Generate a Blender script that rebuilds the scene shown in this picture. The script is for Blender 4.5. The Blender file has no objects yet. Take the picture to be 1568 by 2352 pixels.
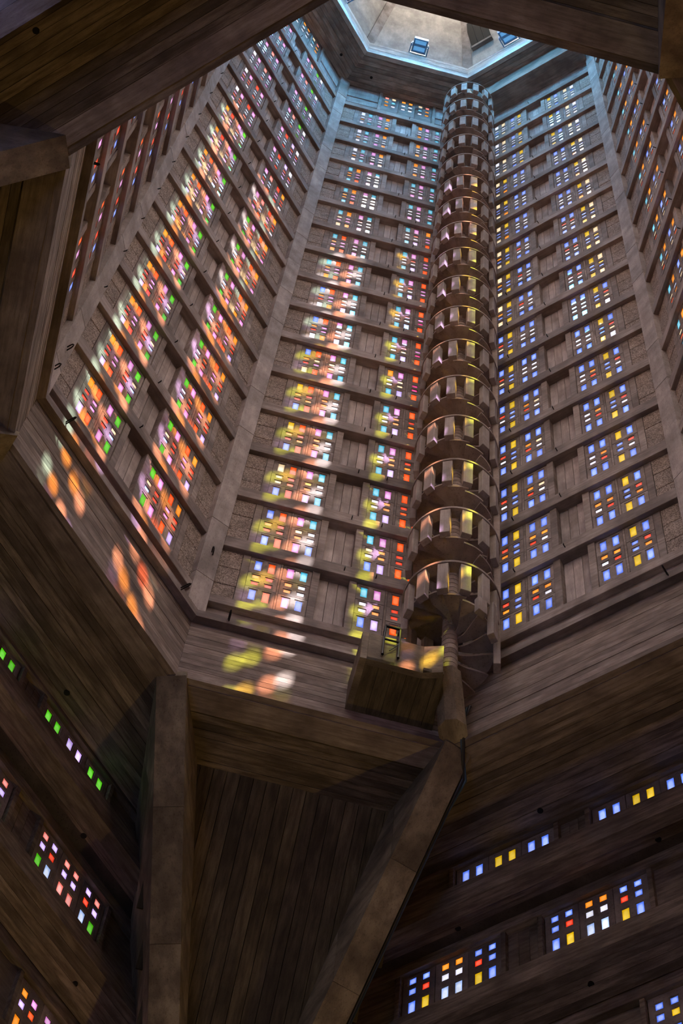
import bpy, bmesh, math, random
from mathutils import Matrix, Vector
random.seed(7)
sc = bpy.context.scene
COL = sc.collection
PI = math.pi
# ------------------------------------------------------------------ camera
cam_d = bpy.data.cameras.new('camera'); cam = bpy.data.objects.new('camera', cam_d); COL.objects.link(cam)
FPX = 4573.4446
cam_d.sensor_fit = 'HORIZONTAL'; cam_d.sensor_width = 36.0; cam_d.lens = FPX / 1568 * 36.0
cam_d.clip_start = 0.1; cam_d.clip_end = 300
CAM = Vector((11.543787389, 2.663521901, 2.478219503))
RX = Vector((-0.146106062, 0.987079671, 0.065777977))
RY = Vector((-0.901221007, -0.105385664, -0.420350519))
RZ = Vector((-0.407987396, -0.120696254, 0.904974419))
M = Matrix((( RX.x, -RY.x, -RZ.x, CAM.x), (RX.y, -RY.y, -RZ.y, CAM.y), (RX.z, -RY.z, -RZ.z, CAM.z), (0, 0, 0, 1)))
cam.matrix_world = M
sc.camera = cam
# ------------------------------------------------------------------ world, sun, exposure
w = bpy.data.worlds.new('world'); sc.world = w; w.use_nodes = True
bg = w.node_tree.nodes['Background']; bg.inputs[0].default_value = (0.62, 0.74, 1.0, 1); bg.inputs[1].default_value = 0.35
SUN_AZ = math.radians(-134.5)          # heading of the sunlight in plan (towards the corner between left and centre wall)
SUN_EL = math.radians(54.5)
sd = bpy.data.lights.new('sun', 'SUN'); sd.energy = 80.0; sd.angle = math.radians(0.85); sd.color = (1.0, 0.93, 0.82)
sun = bpy.data.objects.new('sun', sd); COL.objects.link(sun)
ldir = Vector((math.cos(SUN_AZ) * math.cos(SUN_EL), math.sin(SUN_AZ) * math.cos(SUN_EL), -math.sin(SUN_EL)))
sun.rotation_euler = ldir.to_track_quat('-Z', 'Y').to_euler(); sun.location = (0, 0, 90)
sc.view_settings.view_transform = 'Standard'; sc.view_settings.look = 'None'
sc.view_settings.exposure = 0.0; sc.view_settings.gamma = 1.0; sc.view_settings.use_curve_mapping = False

try:      # keep light paths short, the room is closed
    cy = sc.cycles; cy.max_bounces = 5; cy.diffuse_bounces = 4; cy.glossy_bounces = 2; cy.transmission_bounces = 2; cy.transparent_max_bounces = 6
    cy.caustics_reflective = False; cy.caustics_refractive = False; cy.use_adaptive_sampling = True; cy.adaptive_threshold = .08; cy.adaptive_min_samples = 14; cy.sample_clamp_indirect = 4.0
except Exception: pass
# ------------------------------------------------------------------ frame of the octagon
S = 6.5; Z0 = 32.2; A0 = S * math.cos(PI / 8); T22 = math.tan(PI / 8)
def Vx(k, r=S): a = -math.radians(45 * k); return Vector((r * math.cos(a), r * math.sin(a)))
def fn(k): a = -math.radians(45 * (k + .5)); return Vector((math.cos(a), math.sin(a)))
def ft(k): d = Vx(k + 1) - Vx(k); return d.normalized()
def PW(k, u, d, z): xy = fn(k) * (A0 + d) + ft(k) * u; return Vector((xy.x, xy.y, z + Z0))
LEV = [3.05 + 2.385 * r + .0053 * r * r for r in range(18)]
HN = 2.39

def in_view(p, pad=12):
    """is this point inside the picture and seen through the octagonal opening"""
    v = p - CAM; zc = v.dot(RZ)
    x = 784 + FPX * v.dot(RX) / zc; y = 1176 + FPX * v.dot(RY) / zc
    if not (-pad < x < 1568 + pad and -pad < y < 2352 + pad): return False
    if p.z > Z0:
        q = CAM + v * ((Z0 - CAM.z) / v.z)
        for k in range(8):
            if q.xy.dot(fn(k)) > A0 - .0: return False
    return True

# ------------------------------------------------------------------ materials
def lin(c): return tuple(((x / 255) / 12.92 if x / 255 <= .04045 else ((x / 255 + .055) / 1.055) ** 2.4) for x in c) + (1,)
def nodes(name):
    m = bpy.data.materials.new(name); m.use_nodes = True; nt = m.node_tree; b = nt.nodes['Principled BSDF']; return m, nt, b
def concrete(name, c1, c2, c3, scale=(1, 1, 1), fine=24.0, bump=.22, rough=.88, tone=.22, stain=1.1, ramp=(.32, .68)):
    """cast concrete: streaks along `scale`, cloudy stains, pores, and a tone of its own for each cast piece"""
    m, nt, b = nodes(name); N = nt.nodes; L = nt.links
    tc = N.new('ShaderNodeTexCoord'); oi = N.new('ShaderNodeObjectInfo')
    wv = N.new('ShaderNodeMath'); wv.operation = 'MULTIPLY'; wv.inputs[1].default_value = 90; L.new(oi.outputs['Random'], wv.inputs[0])
    ov = N.new('ShaderNodeVectorMath'); ov.operation = 'ADD'; L.new(tc.outputs['Object'], ov.inputs[0]); L.new(wv.outputs[0], ov.inputs[1])
    mp = N.new('ShaderNodeVectorMath'); mp.operation = 'MULTIPLY'; mp.inputs[1].default_value = scale; L.new(ov.outputs[0], mp.inputs[0])
    def noise(sc_, det, src):
        n = N.new('ShaderNodeTexNoise'); n.inputs['Scale'].default_value = sc_; n.inputs['Detail'].default_value = det; n.inputs['Roughness'].default_value = .62
        L.new(src, n.inputs['Vector']); return n
    n1 = noise(2.2, 4.5, mp.outputs[0]); n2 = noise(stain, 3, ov.outputs[0]); n3 = noise(fine, 2, mp.outputs[0])
    r1 = N.new('ShaderNodeValToRGB'); L.new(n1.outputs['Fac'], r1.inputs[0])
    e = r1.color_ramp.elements; e[0].position = ramp[0]; e[0].color = c2 + (1,); e[1].position = ramp[1]; e[1].color = c1 + (1,)
    r2 = N.new('ShaderNodeValToRGB'); L.new(n2.outputs['Fac'], r2.inputs[0]); e = r2.color_ramp.elements; e[0].position = .36; e[0].color = (1, 1, 1, 1); e[1].position = .62; e[1].color = (0, 0, 0, 1)
    mx = N.new('ShaderNodeMixRGB'); L.new(r2.outputs[0], mx.inputs[0]); L.new(r1.outputs[0], mx.inputs[1]); mx.inputs[2].default_value = c3 + (1,)
    sc2 = N.new('ShaderNodeMath'); sc2.operation = 'MULTIPLY'; sc2.inputs[1].default_value = .75; L.new(r2.outputs[0], sc2.inputs[0]); L.new(sc2.outputs[0], mx.inputs[0])
    r3 = N.new('ShaderNodeValToRGB'); L.new(n3.outputs['Fac'], r3.inputs[0]); e = r3.color_ramp.elements; e[0].position = .26; e[0].color = (.52, .50, .48, 1); e[1].position = .44; e[1].color = (1, 1, 1, 1)
    m3 = N.new('ShaderNodeMixRGB'); m3.blend_type = 'MULTIPLY'; m3.inputs[0].default_value = .8; L.new(mx.outputs[0], m3.inputs[1]); L.new(r3.outputs[0], m3.inputs[2])
    mr = N.new('ShaderNodeMapRange'); mr.inputs[3].default_value = 1 - tone; mr.inputs[4].default_value = 1 + tone; L.new(oi.outputs['Random'], mr.inputs[0])
    m4 = N.new('ShaderNodeMixRGB'); m4.blend_type = 'MULTIPLY'; m4.inputs[0].default_value = 1; L.new(m3.outputs[0], m4.inputs[1]); L.new(mr.outputs[0], m4.inputs[2])
    L.new(m4.outputs[0], b.inputs['Base Color']); b.inputs['Roughness'].default_value = rough; b.inputs['Specular IOR Level'].default_value = .25
    bp = N.new('ShaderNodeBump'); bp.inputs['Strength'].default_value = bump; bp.inputs['Distance'].default_value = .02
    L.new(n3.outputs['Fac'], bp.inputs['Height']); L.new(bp.outputs[0], b.inputs['Normal'])
    return m
M_CONC = concrete('concrete_grey_brown', (.38, .325, .295), (.25, .21, .19), (.16, .13, .115))
M_COL = concrete('concrete_column', (.47, .41, .375), (.32, .275, .25), (.20, .17, .15), (2.5, 2.5, .5), tone=.10)
M_BEAM = concrete('concrete_beam', (.43, .365, .325), (.25, .205, .18), (.12, .095, .08), (.5, 6, 6))
M_SLAB = concrete('concrete_slab', (.36, .305, .275), (.25, .21, .188), (.17, .14, .125), tone=.16)
M_PLANKV = concrete('concrete_plank_upright', (.56, .485, .45), (.38, .325, .30), (.22, .185, .165), (7, 7, .5))
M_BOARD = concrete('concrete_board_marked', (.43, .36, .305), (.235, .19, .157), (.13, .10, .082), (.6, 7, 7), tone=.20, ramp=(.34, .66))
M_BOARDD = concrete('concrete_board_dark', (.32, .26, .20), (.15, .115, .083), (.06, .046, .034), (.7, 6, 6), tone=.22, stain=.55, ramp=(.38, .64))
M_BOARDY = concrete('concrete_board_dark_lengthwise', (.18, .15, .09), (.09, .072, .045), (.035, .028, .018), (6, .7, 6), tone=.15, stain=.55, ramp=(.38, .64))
M_RAKER = concrete('concrete_raking_beam', (.40, .34, .235), (.22, .18, .125), (.09, .072, .05), (.5, 1.6, 1.6), tone=.10, stain=.8, ramp=(.38, .62))
M_STAIR = concrete('concrete_stair', (.40, .33, .28), (.29, .235, .20), (.19, .15, .125), tone=.10)
M_POST = concrete('concrete_post', (.46, .40, .355), (.31, .265, .235), (.22, .185, .165), (7, 7, .6), tone=.10)
M_ROOF = concrete('concrete_roof_pale', (.58, .53, .48), (.44, .405, .365), (.27, .245, .225), (3, 3, .4), tone=.05)
M_DARKC = concrete('concrete_unlit_nave', (.10, .08, .065), (.07, .055, .045), (.05, .04, .03))  # dark base colour for nave shell and backing slabs
def pebble():
    m, nt, b = nodes('concrete_pebble'); N = nt.nodes; L = nt.links
    tc = N.new('ShaderNodeTexCoord'); oi = N.new('ShaderNodeObjectInfo')
    ad = N.new('ShaderNodeVectorMath'); ad.operation = 'ADD'; sm = N.new('ShaderNodeVectorMath'); sm.operation = 'SCALE'; sm.inputs['Scale'].default_value = 40
    cb = N.new('ShaderNodeCombineXYZ'); L.new(oi.outputs['Random'], cb.inputs[0]); L.new(oi.outputs['Random'], cb.inputs[2]); L.new(cb.outputs[0], sm.inputs[0])
    L.new(tc.outputs['Object'], ad.inputs[0]); L.new(sm.outputs[0], ad.inputs[1])
    v = N.new('ShaderNodeTexVoronoi'); v.inputs['Scale'].default_value = 48; L.new(ad.outputs[0], v.inputs['Vector'])
    r = N.new('ShaderNodeValToRGB'); L.new(v.outputs['Color'], r.inputs[0]); e = r.color_ramp.elements; e[0].position = .15; e[0].color = (.13, .098, .078, 1); e[1].position = .8; e[1].color = (.44, .36, .30, 1)
    n = N.new('ShaderNodeTexNoise'); n.inputs['Scale'].default_value = 2.5; n.inputs['Detail'].default_value = 4; L.new(ad.outputs[0], n.inputs['Vector'])
    mr = N.new('ShaderNodeMapRange'); mr.inputs[1].default_value = .3; mr.inputs[2].default_value = .7; mr.inputs[3].default_value = .7; mr.inputs[4].default_value = 1.15; L.new(n.outputs['Fac'], mr.inputs[0])
    mm = N.new('ShaderNodeMixRGB'); mm.blend_type = 'MULTIPLY'; mm.inputs[0].default_value = 1; L.new(r.outputs[0], mm.inputs[1]); L.new(mr.outputs[0], mm.inputs[2])
    L.new(mm.outputs[0], b.inputs['Base Color']); b.inputs['Roughness'].default_value = .9; b.inputs['Specular IOR Level'].default_value = .2
    bp = N.new('ShaderNodeBump'); bp.inputs['Strength'].default_value = .5; bp.inputs['Distance'].default_value = .012; L.new(v.outputs['Distance'], bp.inputs['Height']); L.new(bp.outputs[0], b.inputs['Normal'])
    return m
M_PEB = pebble()
def plain(name, c, rough=.5, metal=0.):
    m, nt, b = nodes(name); b.inputs['Base Color'].default_value = c + (1,); b.inputs['Roughness'].default_value = rough; b.inputs['Metallic'].default_value = metal
    N = nt.nodes; n = N.new('ShaderNodeTexNoise'); n.inputs['Scale'].default_value = 30; bp = N.new('ShaderNodeBump'); bp.inputs['Strength'].default_value = .08
    nt.links.new(n.outputs['Fac'], bp.inputs['Height']); nt.links.new(bp.outputs[0], b.inputs['Normal']); return m
M_IRON = plain('iron_dark', (.02, .018, .017), .5, .6)
M_BLACK = plain('metal_black', (.012, .012, .014), .35, .4)
M_CABLE = plain('cable_black', (.02, .022, .028), .35)
M_CABLEB = plain('conduit_blue_grey', (.05, .10, .17), .3)
M_LAMPB = plain('floodlight_blue', (.16, .40, .72), .35)
M_HATCH = plain("hatch_dark", (.006, .004, .003), .9)  # near-black colour stands for the shade inside the open hatch
M_HOLE = plain('hole_black', (.004, .003, .003), .9)
M_LENS = plain('floodlight_lens', (.20, .40, .55), .1)
_b = M_LENS.node_tree.nodes['Principled BSDF']; _b.inputs['Emission Color'].default_value = (.10, .32, .62, 1); _b.inputs['Emission Strength'].default_value = .8
GLASS = {'B': (98, 138, 250), 'C': (62, 184, 214), 'V': (178, 202, 250), 'W': (236, 234, 252), 'L': (204, 170, 246), 'P': (226, 132, 214), 'M': (226, 62, 140),
         'S': (238, 128, 116), 'R': (238, 66, 22), 'O': (250, 96, 12), 'A': (250, 152, 14), 'Y': (216, 178, 4), 'K': (244, 218, 170), 'G': (88, 190, 12),
         'T': (170, 205, 195), 'E': (178, 190, 0), 'H': (252, 168, 130)}
GN = {'B': 'blue', 'C': 'cyan', 'V': 'pale_blue', 'W': 'white', 'L': 'lavender', 'P': 'pink', 'M': 'magenta', 'S': 'salmon', 'R': 'red', 'O': 'orange', 'A': 'amber', 'Y': 'gold',
      'K': 'cream', 'G': 'green', 'T': 'grey_teal', 'E': 'lime', 'H': 'peach'}
PANE_EM = 1.15; SUNNY_EM = 3.5
def glass(ch):
    """daylit cathedral glass seen from inside: it glows with the daylight behind it, a little unevenly"""
    m, nt, b = nodes('glass_' + GN[ch]); N = nt.nodes; L = nt.links; c = lin(GLASS[ch])
    tc = N.new('ShaderNodeTexCoord'); oi = N.new('ShaderNodeObjectInfo')
    n = N.new('ShaderNodeTexNoise'); n.noise_dimensions = '4D'; n.inputs['Scale'].default_value = 6; n.inputs['Detail'].default_value = 2; L.new(tc.outputs['Object'], n.inputs['Vector'])
    ml = N.new('ShaderNodeMath'); ml.operation = 'MULTIPLY'; ml.inputs[1].default_value = 60; L.new(oi.outputs['Random'], ml.inputs[0]); L.new(ml.outputs[0], n.inputs['W'])
    mr = N.new('ShaderNodeMapRange'); mr.inputs[1].default_value = .3; mr.inputs[2].default_value = .7; mr.inputs[3].default_value = .82 * PANE_EM; mr.inputs[4].default_value = 1.2 * PANE_EM; L.new(n.outputs['Fac'], mr.inputs[0])
    mr2 = N.new('ShaderNodeMapRange'); mr2.inputs[3].default_value = .78; mr2.inputs[4].default_value = 1.18; L.new(oi.outputs['Random'], mr2.inputs[0])
    m2 = N.new('ShaderNodeMath'); m2.operation = 'MULTIPLY'; L.new(mr.outputs[0], m2.inputs[0]); L.new(mr2.outputs[0], m2.inputs[1])
    b.inputs['Base Color'].default_value = tuple(x * .25 for x in c[:3]) + (1,); b.inputs['Roughness'].default_value = .12
    # white glow of daylight through thick glass painted in: deeper edges, paler middle
    uv = N.new('ShaderNodeSeparateXYZ'); L.new(tc.outputs['UV'], uv.inputs[0])
    def hump(sock):
        a = N.new('ShaderNodeMath'); a.operation = 'SUBTRACT'; a.inputs[0].default_value = 1; L.new(sock, a.inputs[1])
        p = N.new('ShaderNodeMath'); p.operation = 'MULTIPLY'; L.new(sock, p.inputs[0]); L.new(a.outputs[0], p.inputs[1]); return p
    h1 = hump(uv.outputs[0]); h2 = hump(uv.outputs[1]); hp = N.new('ShaderNodeMath'); hp.operation = 'MULTIPLY'; L.new(h1.outputs[0], hp.inputs[0]); L.new(h2.outputs[0], hp.inputs[1])
    ms = N.new('ShaderNodeMapRange'); ms.inputs[1].default_value = .008; ms.inputs[2].default_value = .045; L.new(hp.outputs[0], ms.inputs[0])
    k_ = {'B': .24, 'C': .22, 'V': .5, 'L': .35, 'P': .30, 'W': .5, 'K': .25, 'S': .18}.get(ch, .05)
    mc = N.new('ShaderNodeMixRGB'); L.new(ms.outputs[0], mc.inputs[0]); mc.inputs[1].default_value = tuple(x ** 1.25 * .9 for x in c[:3]) + (1,); mc.inputs[2].default_value = tuple(x + (1 - x) * k_ for x in c[:3]) + (1,)
    L.new(mc.outputs[0], b.inputs['Emission Color']); L.new(m2.outputs[0], b.inputs['Emission Strength'])
    return m
def glass_sun(ch, em_s=None):
    """glass of the sunny side: lets the sunbeams through in its colour and glows with the sun behind it"""
    m = bpy.data.materials.new('sunny_glass_' + GN[ch]); m.use_nodes = True; nt = m.node_tree; N = nt.nodes; L = nt.links
    N.clear(); out = N.new('ShaderNodeOutputMaterial'); ad = N.new('ShaderNodeAddShader'); tr = N.new('ShaderNodeBsdfTransparent'); em = N.new('ShaderNodeEmission')
    c = lin(GLASS[ch]); g = tuple(min(1, .03 + .97 * x) for x in c[:3]) + (1,)
    tr.inputs[0].default_value = g; em.inputs[0].default_value = tuple(.5 * x + .5 * y for x, y in zip(c[:3], (.58, .50, .49))) + (1,); em.inputs[1].default_value = em_s or SUNNY_EM
    L.new(tr.outputs[0], ad.inputs[0]); L.new(em.outputs[0], ad.inputs[1]); L.new(ad.outputs[0], out.inputs[0]); return m
MG = {k: glass(k) for k in GLASS}; MGS = {}
def mgs(k):
    if k not in MGS: MGS[k] = glass_sun(k)
    return MGS[k]
def mgl(k):
    if k + 'l' not in MGS: MGS[k + 'l'] = glass_sun(k, 6.0)  # stronger glow for the unseen strips added on the near lower sides
    return MGS[k + 'l']

# ------------------------------------------------------------------ mesh helpers
CACHE = {}
def mesh_from(name, verts, faces, mats, midx=None):
    me = bpy.data.meshes.new(name); me.from_pydata(verts, [], faces)
    for m in (mats if isinstance(mats, (list, tuple)) else [mats]): me.materials.append(m)
    if midx: me.polygons.foreach_set('material_index', midx)
    me.update(); return me
BQ = [(0, 3, 2, 1), (4, 5, 6, 7), (0, 1, 5, 4), (1, 2, 6, 5), (2, 3, 7, 6), (3, 0, 4, 7)]
def box_verts(x0, x1, y0, y1, z0, z1): return [(x0, y0, z0), (x1, y0, z0), (x1, y1, z0), (x0, y1, z0), (x0, y0, z1), (x1, y0, z1), (x1, y1, z1), (x0, y1, z1)]
def add_uv(me):
    uv = me.uv_layers.new(name='UVMap'); q = ((0, 0), (1, 0), (1, 1), (0, 1)); n = len(me.loops); buf = [0.0] * (2 * n)
    for p in me.polygons:
        for j, li in enumerate(p.loop_indices): buf[2 * li], buf[2 * li + 1] = q[j % 4]
    uv.data.foreach_set('uv', buf)
def box_mesh(dx, dy, dz, mat, bev=0.0):
    key = ('box', round(dx, 4), round(dy, 4), round(dz, 4), mat.name, bev)
    if key not in CACHE:
        me = mesh_from('box', box_verts(-dx / 2, dx / 2, -dy / 2, dy / 2, -dz / 2, dz / 2), BQ, mat)
        if bev:
            bm = bmesh.new(); bm.from_mesh(me); bmesh.ops.bevel(bm, geom=bm.edges[:], offset=bev, segments=1, affect='EDGES'); bm.to_mesh(me); bm.free()
        if mat.name.startswith('glass'): add_uv(me)
        CACHE[key] = me
    return CACHE[key]
def obj(name, me, parent=None, loc=(0, 0, 0), rot=None, scale=None):
    o = bpy.data.objects.new(name, me); COL.objects.link(o); o.location = loc
    if rot is not None: o.rotation_euler = rot
    if scale is not None: o.scale = scale
    if parent is not None: o.parent = parent
    return o
def tag(o, label, cat, group=None, kind=None):
    o['label'] = label; o['category'] = cat
    if group: o['group'] = group
    if kind: o['kind'] = kind
    return o
def struct(o, label, cat='wall'): return tag(o, label, cat, kind='structure')
def bx(name, parent, x0, x1, y0, y1, z0, z1, mat, bev=0.0, zs=1.0):
    return obj(name, box_mesh(x1 - x0, y1 - y0, z1 - z0, mat, bev), parent, ((x0 + x1) / 2, (y0 + y1) / 2, (z0 + z1) / 2), None, None if zs == 1 else (1, 1, zs))
class MB:
    def __init__(s): s.v = []; s.f = []; s.mi = []; s.mats = []
    def add(s, verts, faces, mat):
        if mat not in s.mats: s.mats.append(mat)
        i = s.mats.index(mat); n = len(s.v); s.v += [tuple(q) for q in verts]; s.f += [tuple(j + n for j in fc) for fc in faces]; s.mi += [i] * len(faces)
    def box(s, x0, x1, y0, y1, z0, z1, mat): s.add(box_verts(x0, x1, y0, y1, z0, z1), BQ, mat)
    def build(s, name): return mesh_from(name, s.v, s.f, s.mats, s.mi)
def prism(poly_bot, poly_top, mat, name='prism'):
    n = len(poly_bot); v = list(poly_bot) + list(poly_top); f = [tuple(range(n))[::-1], tuple(range(n, 2 * n))] + [(i, (i + 1) % n, n + (i + 1) % n, n + i) for i in range(n)]
    return mesh_from(name, v, f, mat)
def trap_mesh(d0, d1, z0, z1, lim0, lim1, mat, zslope=0.0):
    """board lying along a face: d0..d1 deep, mitred at both ends (half lengths lim0 at d0, lim1 at d1)"""
    b = [(-lim0, d0, z0), (lim0, d0, z0), (lim1, d1, z0 + zslope), (-lim1, d1, z0 + zslope)]
    t = [(p[0], p[1], p[2] + (z1 - z0)) for p in b]
    return prism(b, t, mat, 'board')
def plate(x0, x1, z0, z1, y0, y1, holes):
    """flat slab with rectangular holes (xa,xb,za,zb) right through it"""
    xs = sorted({x0, x1, *[h[0] for h in holes], *[h[1] for h in holes]}); zs = sorted({z0, z1, *[h[2] for h in holes], *[h[3] for h in holes]})
    def solid(i, j):
        if i < 0 or j < 0 or i >= len(xs) - 1 or j >= len(zs) - 1: return False
        cx = (xs[i] + xs[i + 1]) / 2; cz = (zs[j] + zs[j + 1]) / 2
        return not any(h[0] < cx < h[1] and h[2] < cz < h[3] for h in holes)
    V = {}; v = []; f = []
    def vid(i, j, b):
        k = (i, j, b)
        if k not in V: V[k] = len(v); v.append((xs[i], y1 if b else y0, zs[j]))
        return V[k]
    for i in range(len(xs) - 1):
        for j in range(len(zs) - 1):
            if not solid(i, j): continue
            f.append((vid(i, j, 0), vid(i + 1, j, 0), vid(i + 1, j + 1, 0), vid(i, j + 1, 0)))
            f.append((vid(i, j, 1), vid(i, j + 1, 1), vid(i + 1, j + 1, 1), vid(i + 1, j, 1)))
            if not solid(i - 1, j): f.append((vid(i, j, 0), vid(i, j + 1, 0), vid(i, j + 1, 1), vid(i, j, 1)))
            if not solid(i + 1, j): f.append((vid(i + 1, j, 0), vid(i + 1, j, 1), vid(i + 1, j + 1, 1), vid(i + 1, j + 1, 0)))
            if not solid(i, j - 1): f.append((vid(i, j, 0), vid(i, j, 1), vid(i + 1, j, 1), vid(i + 1, j, 0)))
            if not solid(i, j + 1): f.append((vid(i, j + 1, 0), vid(i + 1, j + 1, 0), vid(i + 1, j + 1, 1), vid(i, j + 1, 1)))
    return v, f
def tube(pts, r, mat, n=8, name='tube'):
    pts = [Vector(p) for p in pts]; v = []; f = []
    up = Vector((0, 0, 1))
    for i, p in enumerate(pts):
        t = (pts[min(i + 1, len(pts) - 1)] - pts[max(i - 1, 0)]).normalized()
        a = t.cross(up if abs(t.z) < .95 else Vector((1, 0, 0))).normalized(); b = t.cross(a)
        v += [tuple(p + r * (math.cos(2 * PI * j / n) * a + math.sin(2 * PI * j / n) * b)) for j in range(n)]
    for i in range(len(pts) - 1):
        for j in range(n): f.append((i * n + j, i * n + (j + 1) % n, (i + 1) * n + (j + 1) % n, (i + 1) * n + j))
    f.append(tuple(range(n))[::-1]); f.append(tuple(range((len(pts) - 1) * n, len(pts) * n)))
    return mesh_from(name, v, f, mat)

def face_frame(o, k, z=0.0):
    o.location = (*(fn(k) * A0), Z0 + z); o.rotation_euler = (0, 0, math.atan2(ft(k).y, ft(k).x)); return o

# ------------------------------------------------------------------ glazing programme (columns L to R, each unit: big L R, small L R, small L R, big L R)
PAT = {
 3: [(0, ["BOARRRBO", "PCAWAWLB", "CPWAWABL", "OORRRROO"]), (1, ["BOARORBO", "PCKWAWPB", "CPKAWABL", "OORRRROO"]), (2, ["KOKRKOBR", "PCYWAWLC", "CPWAWACL", "OORROOOO"]),
     (4, ["YOARRABO", "PCAWAWPC", "CPWAWACL", "OORRAAOO"]), (5, ["BOAKRPKO", "PCKWKWPC", "APWKWKCL", "OOMMMMOO"]), (7, ["BOAPRPWA", "PCKWWWPC", "CPWRWKCL", "OOPMMMOO"]),
     (9, ["COAPPPAO", "PCPWWWPC", "CPWRWWCL", "OOPPPPOO"]), (10, ["CAKPPPKA", "PCRWWWPC", "CPWRWWCL", "AAPPPPOO"]), (12, ["CAAPAPCO", "PCWWWWPC", "CPWPWWPL", "CCPPWWCC"]),
     (99, ["WCWPAWWC", "PAWWWWPA", "APWWWWAP", "CCPPWWCC"])],
 4: [(1, ["BYRBABBY", "BBAARWBB", "BBAAWRBB", "YBBRBAYB"]), (4, ["BYRBWBBY", "BBAKRWBB", "BBWAWRBB", "YBBRBWYB"]), (6, ["BYRBKBBY", "BBWWWWBB", "BBWWWWBB", "YBBRBKYW"]),
     (9, ["KYABBBKY", "BBRWWWBB", "BBRRWWBB", "YKBYBBYK"]), (12, ["KYBBBBKA", "BBWWWWBB", "BBWWWWBB", "YKBBBWAK"]), (99, ["WKWWBWWK", "BYWWWWBY", "YBWWWWYB", "KWWBWWKW"])],
 2: [(1, ["AORPRPLO", "PGRKRVPG", "GPKRVRGP", "OAPRPROL"]), (4, ["AORPRPLR", "PGRKRVPG", "GPWOVRGP", "OAPRPROL"]), (7, ["AORPRPLA", "PGOVOVPG", "GPVRVOGP", "OAPRPRAP"]),
     (9, ["ARPPRPPR", "PGRVVVPG", "PSVVRVPO", "RAPRPRRW"]), (11, ["WPPRRRPW", "RPVVVVRP", "PRVVVVPR", "LWRRPPLW"]), (99, ["WPPPVVWP", "SPVVVVSP", "PSVVVVPS", "GWPPVVGW"])],
 1: [(99, ["OPRRPPOP", "RBRRBBRB", "OPRRPPOP", "RBRRBBRB"])],
 5: [(99, ["CAKVOACA", "BAVVKOBA", "BAVVOKAB", "ABVKVOAB"])],
 # sunny side, never seen: what the sunbeams are dyed with
 6: [(12, ["EYEYEHEY", "LEAELEHE", "WHEAYHWH", "YEYLELEE"]), (99, ["YHYHWWYH", "LYHWHYLY", "WHWHYHWH", "WTWLWYTW"])],
 7: [(11, ["HAHOTHHO", "AHOLHPHL", "LHAOYHHA", "ATPTOTAT"]), (99, ["HTHATHHK", "HHHKHPHW", "LHAHYHHK", "HTWTHTKT"])],
 0: [(99, ["HTHWYHAT", "SHPHWHSH", "HSWHHYHS", "AWHTHWAT"])],
}
def colour(k, r, unit, slot):
    for rm, us in PAT[k]:
        if r <= rm: return us[unit][slot]
# nominal row section: unit spans, pane rectangles
UNITS = [(-1.70, -1.09), (-1.04, -.455), (.455, 1.04), (1.09, 1.70)]
def ucols(i): c = (UNITS[i][0] + UNITS[i][1]) / 2; return [(c - .20, c - .07), (c + .07, c + .20)]
SLABS = [(1.75, 2.39), (1.16, 1.75), (.29, 1.16)]
PZ = [(1.91, 2.29), (1.56, 1.68), (1.29, 1.40), (.67, 1.06)]         # big, small, small, big
SLAB_PZ = [[0], [1, 2], [3]]
D_WALL = .183; D_BEAM = .072; D_BACK = .29; D_CORE = .42; D_PANE = .203
def slab_mesh(wid, zr, holes):
    """one precast perforated slab: thin front with stepped rebates around the openings, thicker back"""
    key = ('slab', round(wid, 3), tuple(zr), tuple(map(tuple, holes)))
    if key in CACHE: return CACHE[key]
    mb = MB(); x0, x1 = -wid / 2, wid / 2; zc = (zr[0] + zr[1]) / 2; g = .007
    H = [(a, b, c - zc, d - zc) for a, b, c, d in holes]
    v, f = plate(x0 + g, x1 - g, zr[0] - zc + g, zr[1] - zc - g, D_WALL, D_WALL + .012, [(a - .03, b + .03, c - .03, d + .03) for a, b, c, d in H] if len(H) <= 2 else [(a - .025, b + .025, c - .022, d + .022) for a, b, c, d in H])
    mb.add(v, f, M_SLAB)
    v, f = plate(x0, x1, zr[0] - zc, zr[1] - zc, D_WALL + .012, D_BACK, H); mb.add(v, f, M_SLAB)
    CACHE[key] = mb.build('slab'); return CACHE[key]
NROW = 16; PANE_T = .012
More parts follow.
